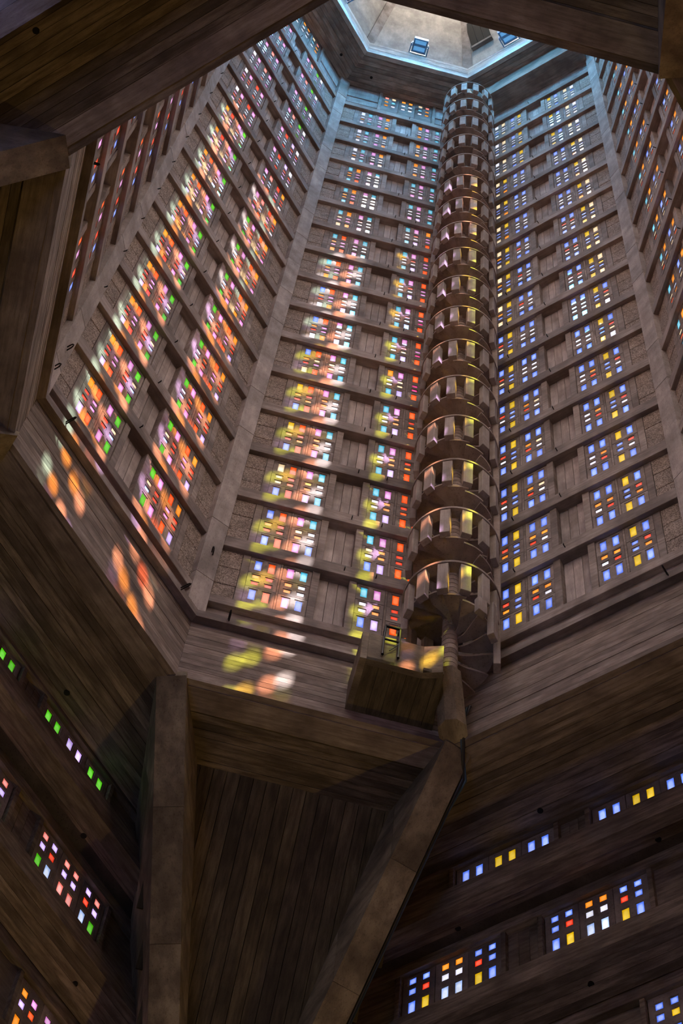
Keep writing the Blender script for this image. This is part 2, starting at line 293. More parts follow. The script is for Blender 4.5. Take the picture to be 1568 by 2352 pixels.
def build_wall(k, name, label):
    """one face of the lantern with every precast piece in view as a part"""
    core = bx('core', None, -2.80, 2.80, D_CORE, .6, 2.0, 46.2, M_CONC); me = core.data.copy(); bpy.data.objects.remove(core)
    for v in me.vertices: v.co.y += (D_CORE + .6) / 2; v.co.z += 24.1
    wl = face_frame(obj(name, me), k); struct(wl, label)
    far = MB(); glassy = MB(); np_ = 0
    def vis(u, z): return in_view(PW(k, u, .15, z))
    def piece(nm, x0, x1, y0, y1, z0, z1, mat, bev=.006, zs=1.0):
        if vis((x0 + x1) / 2, (z0 + z1) / 2) or vis(x0, (z0 + z1) / 2) or vis(x1, (z0 + z1) / 2): bx(nm, wl, x0, x1, y0, y1, z0, z1, mat, bev)
        else: far.box(x0, x1, y0, y1, z0, z1, mat)
    for r in range(NROW + 1):
        z = LEV[r]; h = LEV[r + 1] - z if r < NROW else 45.8 - z; zs = h / HN
        bx('beam', wl, -2.30, 2.30, D_BEAM, D_CORE, z, z + (.44 if r else .29), M_BEAM, .008)
        if r == NROW: break
        zt = z + h
        for s in (-1, 1):
            a, b = sorted((s * 1.862, s * 2.30)); q = (h - .29) / 3
            for j, (p0, p1) in enumerate(((.29, .29 + q), (.29 + q, .29 + 2 * q), (.29 + 2 * q, h))):
                off = random.uniform(-.006, .006)
                piece('block', a, b, D_WALL + off, D_BACK + .01, z + p0 + .009, z + p1 - .009, M_PEB, .010)
            a, b = sorted((s * 1.703, s * 1.856)); piece('frame_post', a, b, D_WALL - .006, D_BACK + .01, z + .29, zt, M_BEAM)
            a, b = sorted((s * .30, s * .452)); piece('frame_post', a, b, D_WALL - .03, D_CORE, z + .29, zt, M_BEAM)
            a, b = sorted((s * 1.043, s * 1.087)); piece('mullion', a, b, D_WALL - .004, D_BACK + .01, z + .29, zt, M_BEAM)
        for j in range(3):
            piece('plank', -.30 + .2 * j + .004, -.30 + .2 * (j + 1) - .004, D_WALL + .125 + random.uniform(-.004, .004), D_CORE, z + .29, zt, M_PLANKV, .004)
        for ui in range(4):
            x0, x1 = UNITS[ui]; xc = (x0 + x1) / 2; cols = ucols(ui)
            for si, (za, zb) in enumerate(SLABS):
                holes = [(c[0] - xc, c[1] - xc, PZ[pz][0], PZ[pz][1]) for c in cols for pz in SLAB_PZ[si]]
                sm = slab_mesh(x1 - x0, (za, zb), holes); zm = (za + zb) / 2
                seen = vis(xc, z + zm * zs) or vis(x0, z + zm * zs) or vis(x1, z + zm * zs)
                so = None
                if seen: so = obj('perforated_slab', sm, wl, (xc, random.uniform(-.003, .003), z + zm * zs), None, (1, 1, zs))
                else: far.add([(v.co.x + xc, v.co.y, v.co.z * zs + z + zm * zs) for v in sm.vertices], [tuple(p.vertices) for p in sm.polygons], M_SLAB)
                for pz in SLAB_PZ[si]:
                    for ci, c in enumerate(cols):
                        m = MG[colour(k, r, ui, pz * 2 + ci)]; pa, pb = PZ[pz]
                        if seen and r <= 8 and np_ < 300 or (seen and k in (1, 5) and np_ < 300):
                            obj('pane', box_mesh(c[1] - c[0], PANE_T, pb - pa, m), so, ((c[0] + c[1]) / 2 - xc, D_PANE, (pa + pb) / 2 - zm)); np_ += 1
                        else:
                            glassy.box(c[0], c[1], D_PANE - .006, D_PANE + .006, z + pa * zs, z + pb * zs, m)
    # the low top storey under the ceiling
    z = LEV[NROW] + .29
    if k in (2, 3):
        for s in (-1, 1):
            a, b = sorted((s * 1.10, s * 2.30)); piece('panel', a, b, D_WALL + .05, D_BACK + .01, z, z + .75, M_PLANKV); piece('panel', a, b, D_WALL + .02, D_BACK + .01, z + .75, z + 1.5, M_PLANKV); piece('panel', a, b, D_WALL - .02, D_BACK + .01, z + 1.5, 45.8, M_PLANKV)
            a, b = sorted((s * .98, s * 1.10)); piece('frame_post', a, b, D_BEAM + .02, D_BACK + .01, z, 45.8, M_BEAM)
        tops = ["SKACAW", "AAWWWW", "KSCAWA"]
        for ui in range(3):
            xc = (ui - 1) * .655; H = []
            for ri, (za, zb) in enumerate(((45.36, 45.66), (44.84, 45.06), (44.30, 44.52))):
                for ci, cx in enumerate((-.135, .135)): H.append((cx - .07, cx + .07, za, zb, tops[ui][ri * 2 + ci]))
            key = ('top',); zr = (z, 45.8)
            so = obj('perforated_slab', slab_mesh(.65, zr, [q[:4] for q in H]), wl, (xc, 0, (zr[0] + zr[1]) / 2))
            for a, b, c, d, ch in H:
                if np_ < 300 and vis(xc, c): obj('pane', box_mesh(b - a, PANE_T, d - c, MG[ch]), so, ((a + b) / 2, D_PANE, (c + d) / 2 - (zr[0] + zr[1]) / 2)); np_ += 1
                else: glassy.box(a + xc, b + xc, D_PANE - .006, D_PANE + .006, c, d, MG[ch])
    else: piece('panel', -2.3, 2.3, D_WALL, D_BACK + .01, z, 45.8, M_PLANKV)
    if far.v: o = obj('precast_pieces_out_of_view', far.build('pieces'), wl); o['kind'] = 'stuff'
    if glassy.v: o = obj('small_panes', glassy.build('panes'), wl); o['kind'] = 'stuff'; add_uv(o.data)
    return wl
build_wall(2, 'wall_left', 'left lantern wall of precast concrete with pink, orange and green panes')
build_wall(3, 'wall_center', 'centre lantern wall left of the spiral staircase with blue, pink and orange panes')
build_wall(4, 'wall_right', 'right lantern wall beside the spiral staircase, panes mostly blue and gold')
build_wall(1, 'wall_far_left', 'steeply foreshortened lantern wall at the far left with orange and pink panes')
build_wall(5, 'wall_far_right', 'steeply foreshortened lantern wall at the far right with cyan and amber panes')

def build_sunny_wall(k, name, label):
    mb = MB(); gl = MB(); holes = []
    for r in range(NROW):
        z = LEV[r]; zs = (LEV[r + 1] - z) / HN
        for ui in range(4):
            for ci, c in enumerate(ucols(ui)):
                for pz, (pa, pb) in enumerate(PZ):
                    holes.append((round(c[0], 4), round(c[1], 4), z + pa * zs, z + pb * zs)); m = mgs(colour(k, r, ui, pz * 2 + ci))
                    y = D_WALL + .03; gl.add([(c[0], y, z + pa * zs), (c[1], y, z + pa * zs), (c[1], y, z + pb * zs), (c[0], y, z + pb * zs)], [(0, 1, 2, 3)], m)
    zcut = sorted({h[2] for h in holes} | {h[3] for h in holes})
    # build the perforated sheet row by row
    for r in range(NROW):
        z0 = LEV[r]; z1 = LEV[r + 1]; v, f = plate(-2.78, 2.78, z0, z1, D_WALL, D_WALL + .06, [h for h in holes if z0 < h[2] < z1]); mb.add(v, f, M_CONC)
        mb.box(-2.3, 2.3, D_BEAM, D_WALL, z0, z0 + .29, M_CONC)
    mb.box(-2.78, 2.78, D_WALL, D_WALL + .06, 1.9, LEV[0], M_CONC); mb.box(-2.78, 2.78, D_WALL, D_WALL + .06, LEV[NROW], 46.2, M_CONC)
    wl = face_frame(obj(name, mb.build('wall')), k); struct(wl, label)
    o = obj('sunny_panes', gl.build('panes'), wl); o['kind'] = 'stuff'
def added_window_fill(k, n=8, watts=72.0, tilt=42):
    for i in range(n):
        l = bpy.data.lights.new('window_daylight', 'AREA'); l.shape = 'RECTANGLE'; l.size = 3.4; l.size_y = 3.6; l.energy = watts; l.color = (1.0, .87, .83); l.spread = math.radians(150)  # added fill light at the unseen windows, aimed down so beam undersides stay dark
        lo = bpy.data.objects.new('window_daylight', l); COL.objects.link(lo); z = LEV[2 * i] + 2.4; p = PW(k, 0, .05, z); lo.location = p
        t = math.radians(tilt); d = Vector((*(-fn(k) * math.cos(t)), -math.sin(t))); lo.rotation_euler = d.to_track_quat('-Z', 'Y').to_euler()
for k in (6, 7, 0): added_window_fill(k)
build_sunny_wall(6, 'wall_near_right', 'sunlit near lantern wall right of the viewer, hidden behind the ring beam')
build_sunny_wall(7, 'wall_near_center', 'sunlit near lantern wall above the viewer, hidden behind the ring beam')
build_sunny_wall(0, 'wall_near_left', 'near lantern wall left of the viewer, hidden behind the ring beam')

# ------------------------------------------------------------------ corner columns
CLAB = {1: 'grey concrete corner column at the far left edge of the lantern', 2: 'grey concrete corner column between far left wall and left wall',
        3: 'grey concrete corner column between the left wall and the centre wall', 4: 'concrete corner column behind the spiral staircase',
        5: 'grey concrete corner column between the right wall and far right wall', 6: 'corner column at the near right, out of view', 7: 'corner column at the near side, out of view', 0: 'corner column over the viewer, out of view'}
for kv in (2, 3, 4, 5):
    a = PW((kv - 1) % 8, 2.295, .055, 0); b = PW(kv, -2.295, .055, 0); c = PW(kv, -2.295, .5, 0); d = PW((kv - 1) % 8, 2.295, .5, 0)
    ctr = Vx(kv, 6.6); root = obj('corner_column', None, None, (ctr.x, ctr.y, Z0 + 2.2)); root.rotation_euler = (0, 0, -math.radians(45 * kv))
    tag(root, CLAB[kv], 'column', 'corner columns of the lantern')
    rot = Matrix.Rotation(math.radians(45 * kv), 2)
    loc = [tuple(rot @ (q.xy - ctr)) for q in (a, b, c, d)]
    edges = [2.0 - 2.2] + [LEV[r] + .75 - 2.2 for r in range(0, 17)] + [45.8 - 2.2]
    for i in range(len(edges) - 1):
        z0 = edges[i] + .006; z1 = edges[i + 1] - .006; key = ('colseg', kv, round(z1 - z0, 2))
        inset = .004 * ((i * 7 + kv * 3) % 3)
        bot = [(x - (inset if j < 2 else 0), y, 0) for j, (x, y) in enumerate(loc)]
        sl = .14
        # joints climb slightly across the face
        top = [(x, y, z1 - z0) for x, y, _ in bot]
        obj('column_block', prism(bot, top, M_COL, 'column_block'), root, (0, 0, z0))
    mid = [(x + .02, y * .96, -.2) for x, y in loc]; obj('column_core', prism(mid, [(x, y, 43.6) for x, y, _ in mid], M_CONC), root)

# ------------------------------------------------------------------ ring beam: board-marked fascia and ledge (all eight sides)
RL = {0: 'near left, dark', 1: 'far left', 2: 'left, sunlit in orange patches', 3: 'centre under the balcony', 4: 'right of the staircase', 5: 'far right', 6: 'near right, dark', 7: 'near centre, dark'}
NB = 12
for k in range(8):
    me = prism([(-(A0 + .13) * T22, .13, -.02), ((A0 + .13) * T22, .13, -.02), ((A0 + .6) * T22, .6, -.02), (-(A0 + .6) * T22, .6, -.02)],
               [(-(A0 + .13) * T22, .13, 2.0), ((A0 + .13) * T22, .13, 2.0), ((A0 + .6) * T22, .6, 2.0), (-(A0 + .6) * T22, .6, 2.0)], M_BOARD)
    ring = face_frame(obj('trim_%d' % (k + 1), me), k); struct(ring, 'board-marked concrete ring beam, side: ' + RL[k], 'ring beam')
    hb = 1.98 / NB
    for i in range(NB):
        off = random.uniform(0, .012) if i else 0.0
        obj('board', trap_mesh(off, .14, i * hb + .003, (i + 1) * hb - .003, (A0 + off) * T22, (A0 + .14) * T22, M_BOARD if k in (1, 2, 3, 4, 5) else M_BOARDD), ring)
    for z0, z1, dd, nm in ((1.98, 2.21, -.143, 'ledge'),):
        obj(nm, trap_mesh(dd, .4, z0, z1, (A0 + dd) * T22, (A0 + .4) * T22, M_BEAM), ring)
    obj('upper_ledge', trap_mesh(.21, .4, 2.21, LEV[0], (A0 + .21) * T22, (A0 + .4) * T22, M_BEAM), ring)

# ------------------------------------------------------------------ stepped lower sides (faces 0,2,4,6) with their window strips
GAIN = 1.94; HALF = 2.487
def lim(d): return HALF + GAIN * d
STRIP = {
 2: {1: ["GG", "LL", "GG"], 2: [["SL", "LR", "GV"], ["SS", "LL", "SS"], ["LS", "RL", "VG"]], 3: [["AP", "LO", "AV"], ["PL", "OL", "VA"], ["PA", "OL", "VA"]]},
 4: {1: ["BB", "YY", "BB"], 2: [["BB", "BR", "BY"], ["AA", "WW", "VV"], ["BB", "RB", "YB"]], 3: [["BB", "BY", "BB"], ["BB", "RW", "VV"], ["BB", "YB", "BB"]]},
}
LOWER = {0: ('wall_lower_near_left', 'dark stepped concrete vault side over the viewer at the near left'), 2: ('wall_lower_left', 'dark stepped vault side at lower left with green and lavender panes'),
         4: ('wall_lower_right', 'dark stepped vault side at lower right with blue and gold panes'), 6: ('wall_lower_near_right', 'dark stepped concrete vault side at the near right')}
def sloped_boards(par, d0, z0, d1, z1, n, mat, limf, th=.08, name='board'):
    for i in range(n):
        a = d0 + (d1 - d0) * i / n; b = d0 + (d1 - d0) * (i + 1) / n; za = z0 + (z1 - z0) * i / n; zb = z0 + (z1 - z0) * (i + 1) / n; j = random.uniform(0, .014)
        g = .003
        obj(name, trap_mesh(a + g, b - g, za + j, za + th, limf(a), limf(b), mat, zb - za), par)
def strip(par, k, dW, zl0, zl1, zs0, zs1, centers, pz, cols, name_n, xlim, G=None):
    G = G or (lambda c: MG[c])
    """lip beam, recessed glazed panels between posts and plain panels, sill beam"""
    dS = dW - .10
    bx('lip_beam', par, -xlim, xlim, dS, dW + .2, zl1, zl0 + .1, M_BOARDD, .006)
    bx('sill_beam', par, -xlim, xlim, dS, dW + .2, zs1, zs0, M_BOARDD, .006)
    edges = []
    for cc in centers: edges += [cc - 1.0, cc + 1.0]
    lo = [-xlim] + edges[1::2]; hi = edges[0::2] + [xlim]
    for a, b in zip(lo, hi):
        if b - a < .2: continue
        bx('frame_post', par, a, a + .09, dS + .03, dW + .2, zs0, zl1, M_BOARDD, .004); bx('frame_post', par, b - .09, b, dS + .03, dW + .2, zs0, zl1, M_BOARDD, .004)
        n = max(1, round((b - a - .18) / .18)); ww = (b - a - .18) / n
        if n > 6: bx('panel', par, a + .09, b - .09, dW + .03, dW + .15, zs0, zl1, M_BOARDD)
        else:
            for j in range(n): bx('plank', par, a + .09 + j * ww + .003, a + .09 + (j + 1) * ww - .003, dW + .03 + random.uniform(0, .006), dW + .15, zs0, zl1, M_BOARDD, .003)
    for ci, cc in enumerate(centers):
        for ui in range(3):
            xc = cc + (ui - 1) * .655; H = []
            for ri, (za, zb) in enumerate(pz):
                row = cols[ui] if isinstance(cols[ui], str) else cols[ui][ri]
                for s_, cx in enumerate((-.135, .135)): H.append((cx - .066, cx + .066, za, zb, row[s_]))
            zr = (zs0, zl1)
            so = obj('perforated_slab', slab_mesh(.65, zr, [q[:4] for q in H]), par, (xc, dW - D_WALL, (zr[0] + zr[1]) / 2))
            so.data.materials[0] = M_SLAB
            for a, b, c, d, ch in H: obj('pane', box_mesh(b - a, PANE_T, d - c, G(ch)), so, ((a + b) / 2, D_PANE, (c + d) / 2 - (zr[0] + zr[1]) / 2))
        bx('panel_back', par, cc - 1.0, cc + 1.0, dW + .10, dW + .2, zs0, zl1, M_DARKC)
for k in (0, 2, 4, 6):
    nm, lb = LOWER[k]
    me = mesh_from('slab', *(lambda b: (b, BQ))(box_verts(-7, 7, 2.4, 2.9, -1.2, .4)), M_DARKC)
    lw = face_frame(obj(nm, me), k); struct(lw, lb)
    seen = k in (2, 4)
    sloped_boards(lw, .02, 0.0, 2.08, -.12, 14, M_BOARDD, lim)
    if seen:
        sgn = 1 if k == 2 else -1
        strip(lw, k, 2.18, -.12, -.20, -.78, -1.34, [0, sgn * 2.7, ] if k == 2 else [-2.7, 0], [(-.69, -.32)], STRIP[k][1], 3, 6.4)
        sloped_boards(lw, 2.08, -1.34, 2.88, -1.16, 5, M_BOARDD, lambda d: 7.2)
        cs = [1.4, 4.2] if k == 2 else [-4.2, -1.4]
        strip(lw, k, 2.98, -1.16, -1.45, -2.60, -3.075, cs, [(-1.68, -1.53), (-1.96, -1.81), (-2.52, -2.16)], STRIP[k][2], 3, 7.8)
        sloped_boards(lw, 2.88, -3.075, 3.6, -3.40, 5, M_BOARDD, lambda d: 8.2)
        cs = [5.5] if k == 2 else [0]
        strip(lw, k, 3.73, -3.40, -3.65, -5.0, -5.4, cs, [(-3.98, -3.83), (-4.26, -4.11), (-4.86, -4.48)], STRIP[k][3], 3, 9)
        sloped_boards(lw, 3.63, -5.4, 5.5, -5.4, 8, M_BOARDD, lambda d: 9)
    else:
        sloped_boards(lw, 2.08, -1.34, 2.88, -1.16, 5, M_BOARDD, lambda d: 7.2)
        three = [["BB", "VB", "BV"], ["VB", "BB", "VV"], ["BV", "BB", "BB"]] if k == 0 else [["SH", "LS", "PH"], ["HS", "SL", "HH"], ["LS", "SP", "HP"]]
        strip(lw, k, 2.98, -1.16, -1.45, -2.60, -3.075, [-4.2, -1.4, 1.4, 4.2], [(-1.68, -1.53), (-1.96, -1.81), (-2.52, -2.16)], three, 3, 7.8, mgl)  # unseen glowing strip added to light the soffits opposite
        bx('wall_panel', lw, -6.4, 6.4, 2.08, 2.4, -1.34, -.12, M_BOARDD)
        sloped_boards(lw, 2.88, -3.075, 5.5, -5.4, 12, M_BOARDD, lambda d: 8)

# round vent holes as flat black discs, their inner shade painted on
def disc_mesh(r, th, mat, n=16): return prism([(r * math.cos(2 * PI * i / n), r * math.sin(2 * PI * i / n), -th) for i in range(n)], [(r * math.cos(2 * PI * i / n), r * math.sin(2 * PI * i / n), .05) for i in range(n)], mat, 'vent_hole')
VH = disc_mesh(.055, .004, M_HOLE)
for k, us in ((0, [(1.8, 1.84, 0), (-1.8, 1.84, 0)]), (2, [(1.82, 1.82, 0), (-1.82, 1.82, 0), (3.89, 2.62, 1), (0, 2.62, 1), (5.3, 3.3, 2), (1.75, 3.3, 2)]), (4, [(-1.8, 1.83, 0), (1.8, 1.83, 0), (-3.89, 2.63, 1), (0, 2.62, 1), (-1.75, 3.31, 2), (-5.3, 3.31, 2)])):
    par = bpy.data.objects[LOWER[k][0]]
    for u, d, lv in us:
        z = (-.12 * (d - .02) / 2.06, -1.34 + .18 * (d - 2.08) / .8, -3.075 - .325 * (d - 2.88) / .72)[lv]
        obj('vent_hole', VH, par, (u, d, z))
# ------------------------------------------------------------------ squinches (faces 1,3,5,7): soffit and raking panel of boards
APR = 13.81 - A0; APZ = -7.94
SQ = {1: ('wall_squinch_left', 'dark raking squinch at the far left edge'), 3: ('wall_squinch_center', 'dark raking squinch panel of boards between two raking beams, bottom centre'),
      5: ('wall_squinch_right', 'raking squinch at the right, out of view'), 7: ('wall_squinch_near', 'raking squinch over the viewer')}
for k in (1, 3, 5, 7):
    nm, lb = SQ[k]
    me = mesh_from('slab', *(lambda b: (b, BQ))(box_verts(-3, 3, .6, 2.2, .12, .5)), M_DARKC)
    sq = face_frame(obj(nm, me), k); struct(sq, lb)
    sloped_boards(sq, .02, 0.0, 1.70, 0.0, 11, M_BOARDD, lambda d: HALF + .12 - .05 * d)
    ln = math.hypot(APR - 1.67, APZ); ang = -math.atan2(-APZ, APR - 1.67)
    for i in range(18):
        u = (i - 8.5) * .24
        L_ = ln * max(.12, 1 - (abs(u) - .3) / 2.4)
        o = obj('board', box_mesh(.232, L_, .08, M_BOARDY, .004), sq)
        o.rotation_euler = (ang, 0, 0); mid = Vector((u, 1.67, .04)) + Vector((0, math.cos(ang), math.sin(ang))) * (L_ / 2); o.location = mid + Vector((0, 0, random.uniform(0, .012)))
RB = {(1, 1): 'raking beam at the left edge beside the near ring beam', (1, 2): 'raking beam cut off by the left edge below the far left ring beam', (3, 3): 'olive concrete raking beam rising straight up the lower left', (3, 4): 'olive concrete raking beam slanting down below the staircase with conduits',
      (7, 7): 'grey raking beam in the top right corner'}
for (k, kv), lb in RB.items():
    # a deep fin: its lower face rakes from the ring beam corner down to the pier
    p0 = Vx(kv, 6.62); n = fn(k); p1 = n * (A0 + APR); ax = (p1 - p0); L_ = ax.length; ax.normalize()
    root = obj('raking_beam', None, None, (p0.x, p0.y, Z0)); root.rotation_euler = (0, 0, math.atan2(ax.y, ax.x)); tag(root, lb, 'beam', 'raking beams of the squinches')
    h = .26; s0 = -.10; sdv = Vector((-ax.y, ax.x)); og = 1 if sdv.dot(p0 - n * n.dot(p0)) > 0 else -1
    prof = [(s0, -.02), (L_, APZ), (L_, .1), (s0, .1)]
    NS = 5
    for i in range(NS):
        t0 = i / NS; t1 = (i + 1) / NS; xa = s0 + (L_ - s0) * t0; xb = s0 + (L_ - s0) * t1; za = -.02 + (APZ + .02) * t0; zb = -.02 + (APZ + .02) * t1; g = .004
        wa = h + .26 * max(0, .12 - za); wb = h + .26 * max(0, .12 - zb); lo_a, hi_a = (h, wa) if og > 0 else (wa, h); lo_b, hi_b = (h, wb) if og > 0 else (wb, h)
        v = [(xa + g, -h, za), (xb - g, -h, zb), (xb - g, h, zb), (xa + g, h, za), (xa + g, -lo_a, .12), (xb - g, -lo_b, .12), (xb - g, hi_b, .12), (xa + g, hi_a, .12)]
        obj('beam_lift', mesh_from('beam_lift', v, BQ, M_RAKER), root)

# ------------------------------------------------------------------ nave shell (never seen, keeps daylight out)
def octo(r, z): return [(*Vx(k, r), z) for k in range(8)]
RO = 27.0
v = octo(RO, 0); obj_f = obj('floor', mesh_from('floor', v + octo(RO, -.3), [tuple(range(8))[::-1], tuple(range(8, 16))] + [(i, (i + 1) % 8, 8 + (i + 1) % 8, 8 + i) for i in range(8)], M_DARKC)); struct(obj_f, 'dark floor of the nave below the lantern', 'floor')
v = octo(RO, 0) + octo(RO, Z0 + .6) + octo(RO + .3, 0) + octo(RO + .3, Z0 + .6)
f = []
for i in range(8):
    j = (i + 1) % 8; f += [(i, 8 + i, 8 + j, j), (16 + i, 16 + j, 24 + j, 24 + i), (8 + i, 24 + i, 24 + j, 8 + j)]
struct(obj('wall_nave', mesh_from('wall_nave', v, f, M_DARKC)), 'dark outer wall of the nave, out of view')
v = octo(6.9, Z0 + .6) + octo(RO + .3, Z0 + .6) + octo(6.9, Z0 + .9) + octo(RO + .3, Z0 + .9); f = []
for i in range(8):
    j = (i + 1) % 8; f += [(i, j, 8 + j, 8 + i), (16 + i, 24 + i, 24 + j, 16 + j), (i, 16 + i, 16 + j, j)]
struct(obj('ceiling_nave', mesh_from('ceiling_nave', v, f, M_DARKC)), 'flat roof slab around the lantern, out of view', 'ceiling')

# assumed stained-glass nave windows, added to tint the lower soffits, far outside the picture
def added_nave_window(n, k, cols, label):
    wn = obj('window_%d' % n, None); wn.location = (*(fn(k) * (RO * math.cos(PI / 8) - .15)), 0); wn.rotation_euler = (0, 0, math.atan2(ft(k).y, ft(k).x)); struct(wn, label, 'window')
    fr_ = MB(); gl_ = MB(); W_, B_, T_ = 5.0, 4.0, 20.0; H_ = []
    for i in range(20):
        for j in range(26):
            x = -W_ + .12 + i * .5; z = B_ + .15 + j * .61; H_.append((x, x + .30, z, z + .40)); m_ = added_window_glass(cols[(i * 5 + j * 3 + (i * j) % 4) % len(cols)])
            gl_.add([(x, .05, z), (x + .30, .05, z), (x + .30, .05, z + .40), (x, .05, z + .40)], [(0, 1, 2, 3)], m_)
    v_, f_ = plate(-W_, W_, B_, T_, 0, .08, H_); fr_.add(v_, f_, M_DARKC)
    obj('window_frame', fr_.build('window_frame'), wn); o_ = obj('window_panes', gl_.build('window_panes'), wn); o_['kind'] = 'stuff'
_gn = {}
def added_window_glass(c):
    if c not in _gn: _gn[c] = glass_sun(c, 7.0 if c in 'BVC' else 2.2)  # glow of the added nave windows, blue raised to tint the right soffits
    return _gn[c]
added_nave_window(1, 0, 'BVBBCB', 'tall blue stained-glass window of the nave, out of view')
added_nave_window(2, 6, 'SHSPLO', 'tall pink stained-glass window of the nave, out of view')
# ------------------------------------------------------------------ ceiling of the lantern: soffit ring, rim, conical roof with ribs
ZS = 45.8; RI = 5.12; AI = RI * math.cos(PI / 8); DI = AI - A0
me = mesh_from('slab', octo(RI + .25, Z0 + ZS + .12) + octo(7.2, Z0 + ZS + .12) + octo(RI + .25, Z0 + ZS + .5) + octo(7.2, Z0 + ZS + .5),
               [q for i in range(8) for j in [(i + 1) % 8] for q in ((i, j, 8 + j, 8 + i), (16 + i, 24 + i, 24 + j, 16 + j), (i, 16 + i, 16 + j, j), (8 + i, 8 + j, 24 + j, 24 + i))], M_DARKC)
ceil = obj('ceiling', me); struct(ceil, 'board-marked octagonal ceiling ring at the top of the lantern', 'ceiling')
for k in range(8):
    fr = obj('soffit', None, ceil); face_frame(fr, k)
    NBB = 9
    for i in range(NBB):
        a = DI + (.30 - DI) * i / NBB; b = DI + (.30 - DI) * (i + 1) / NBB
        obj('board', trap_mesh(a + .003, b - .003, ZS + random.uniform(0, .012), ZS + .13, (A0 + a) * T22, (A0 + b) * T22, M_BOARD), fr)
    for s_ in (-1, 1): obj('vent_hole', VH, fr, (s_ * 1.57, -.35, ZS))
    for i in range(5):
        z0 = ZS + i * .33; obj('rim_board', trap_mesh(DI - .002 + random.uniform(0, .01), DI + .16, z0 + (0 if i else -.01) + .002, z0 + .33 - .002, AI * T22, (AI + .16) * T22, M_ROOF), fr)
# landing slab over the right wall
ld = bx('landing_slab', None, -1.9, 2.35, -.62, .2, 44.3, 45.79, M_BOARD, .01); me = ld.data.copy(); bpy.data.objects.remove(ld)
for v_ in me.vertices: v_.co += Vector((.225, -.21, 45.045))
struct(face_frame(obj('trim_9', me), 4), 'blue-lit landing slab edge under the ceiling above the right wall', 'slab')
ZR = ZS + 1.65
roof = obj('ceiling_roof', mesh_from('cap', octo(.9, Z0 + ZR + 11.3) + octo(.9, Z0 + ZR + 11.6), [tuple(range(8)), tuple(range(8, 16))[::-1]] + [(i, 8 + i, 8 + (i + 1) % 8, (i + 1) % 8) for i in range(8)], M_ROOF)); struct(roof, 'pale board-marked spire interior above the lantern', 'roof')
for k in range(8):
    a, b = octo(5.3, Z0 + ZR)[k], octo(5.3, Z0 + ZR)[(k + 1) % 8]; c, d = octo(.85, Z0 + ZR + 11.4)[(k + 1) % 8], octo(.85, Z0 + ZR + 11.4)[k]
    out = fn(k) * .2
    quad = [a, b, c, d]; back = [(q[0] + out.x, q[1] + out.y, q[2] + .1) for q in quad]
    obj('roof_panel', mesh_from('roof_panel', quad + back, [(0, 1, 2, 3)[::-1], (4, 5, 6, 7), (0, 1, 5, 4), (1, 2, 6, 5), (2, 3, 7, 6), (3, 0, 4, 7)], M_ROOF), roof)
    p0 = Vector(a); p1 = Vector(d); ax = (p1 - p0).normalized(); side = Vector((0, 0, 1)).cross(ax).normalized() * .17; inn = ax.cross(side).normalized() * .16
    if inn.xy.dot(p0.xy) > 0: inn = -inn
    q = [p0 - side + inn, p0 + side + inn, p0 + side - inn, p0 - side - inn]; q2 = [x + (p1 - p0) for x in q]
    obj('rib', prism([tuple(x) for x in q], [tuple(x) for x in q2], M_CONC), roof)

# ------------------------------------------------------------------ floodlights on the rim (their blue light is the lamp's own)
def flood_lamp(k):
    l = bpy.data.lights.new('floodlight_lamp', 'SPOT'); l.energy = 1000; l.color = (.10, .50, .95); l.spot_size = math.radians(150); l.spot_blend = .6; l.shadow_soft_size = .25
    lo = bpy.data.objects.new('floodlight_lamp', l); COL.objects.link(lo); p = PW(k, 0, DI - .75, ZR + .1); lo.location = p
    tgt = Vector((0, 0, Z0 + ZS - 4)); lo.rotation_euler = (tgt - p).to_track_quat('-Z', 'Y').to_euler()
FL = {0: 'blue floodlight hidden by the near ring beam', 1: 'blue floodlight at the far left of the roof rim', 2: 'floodlight bracket at the left edge of the opening under the spire', 3: 'blue square floodlight on the roof rim left of the stair top', 4: 'blue square floodlight on the roof rim right of the stair top',
      5: 'blue floodlight at the far right of the roof rim', 6: 'blue floodlight on the near right rim', 7: 'blue floodlight on the near rim'}
for k in range(8):
    root = obj('floodlight', None) if k in (2, 3, 4) else None
    if root is None: flood_lamp(k); continue  # assumed lamp without a fixture on the unseen sides of the rim
    flood_lamp(k); face_frame(root, k); root.location = PW(k, -.05, DI - .32, ZR + .25)
    tag(root, FL[k], 'floodlight', 'floodlights around the roof rim')
    root.rotation_euler = (math.radians(18), 0, math.atan2(ft(k).y, ft(k).x))
    bx('housing', root, -.26, .26, -.05, .05, -.02, .04, M_LAMPB); 
    for s in (-1, 1): bx('frame_bar', root, s * .25 - .03, s * .25 + .03, -.30, .30, -.06, .10, M_LAMPB, .01)
    for s in (-1, 1): bx('frame_bar', root, -.25, .25, s * .27 - .03, s * .27 + .03, -.06, .10, M_LAMPB, .01)
    bx('lens', root, -.23, .23, -.25, .25, .0, .02, M_LENS)
    for s in (-1, 1): bx('bracket', root, s * .34 - .02, s * .34 + .02, -.05, .40, -.03, .03, M_LAMPB)
    bx('bracket_foot', root, -.34, .34, .36, .42, -.04, .03, M_LAMPB)
    for s in (-1, 1):
        for j in range(3): bx('cooling_fin', root, s * .30 - .03, s * .30 + .03, -.10 + j * .06, -.07 + j * .06, -.05, .05, M_LAMPB)
l = bpy.data.lights.new('spire_lamp', 'POINT'); l.energy = 1300; l.color = (1, .93, .84); l.shadow_soft_size = .5  # added fill light without a fixture, brightens the spire interior
lo = bpy.data.objects.new('spire_lamp', l); COL.objects.link(lo); lo.location = (0, 0, Z0 + ZR + 5.5)
hm = Vector((-4.24, .53, Z0 + 49.55))
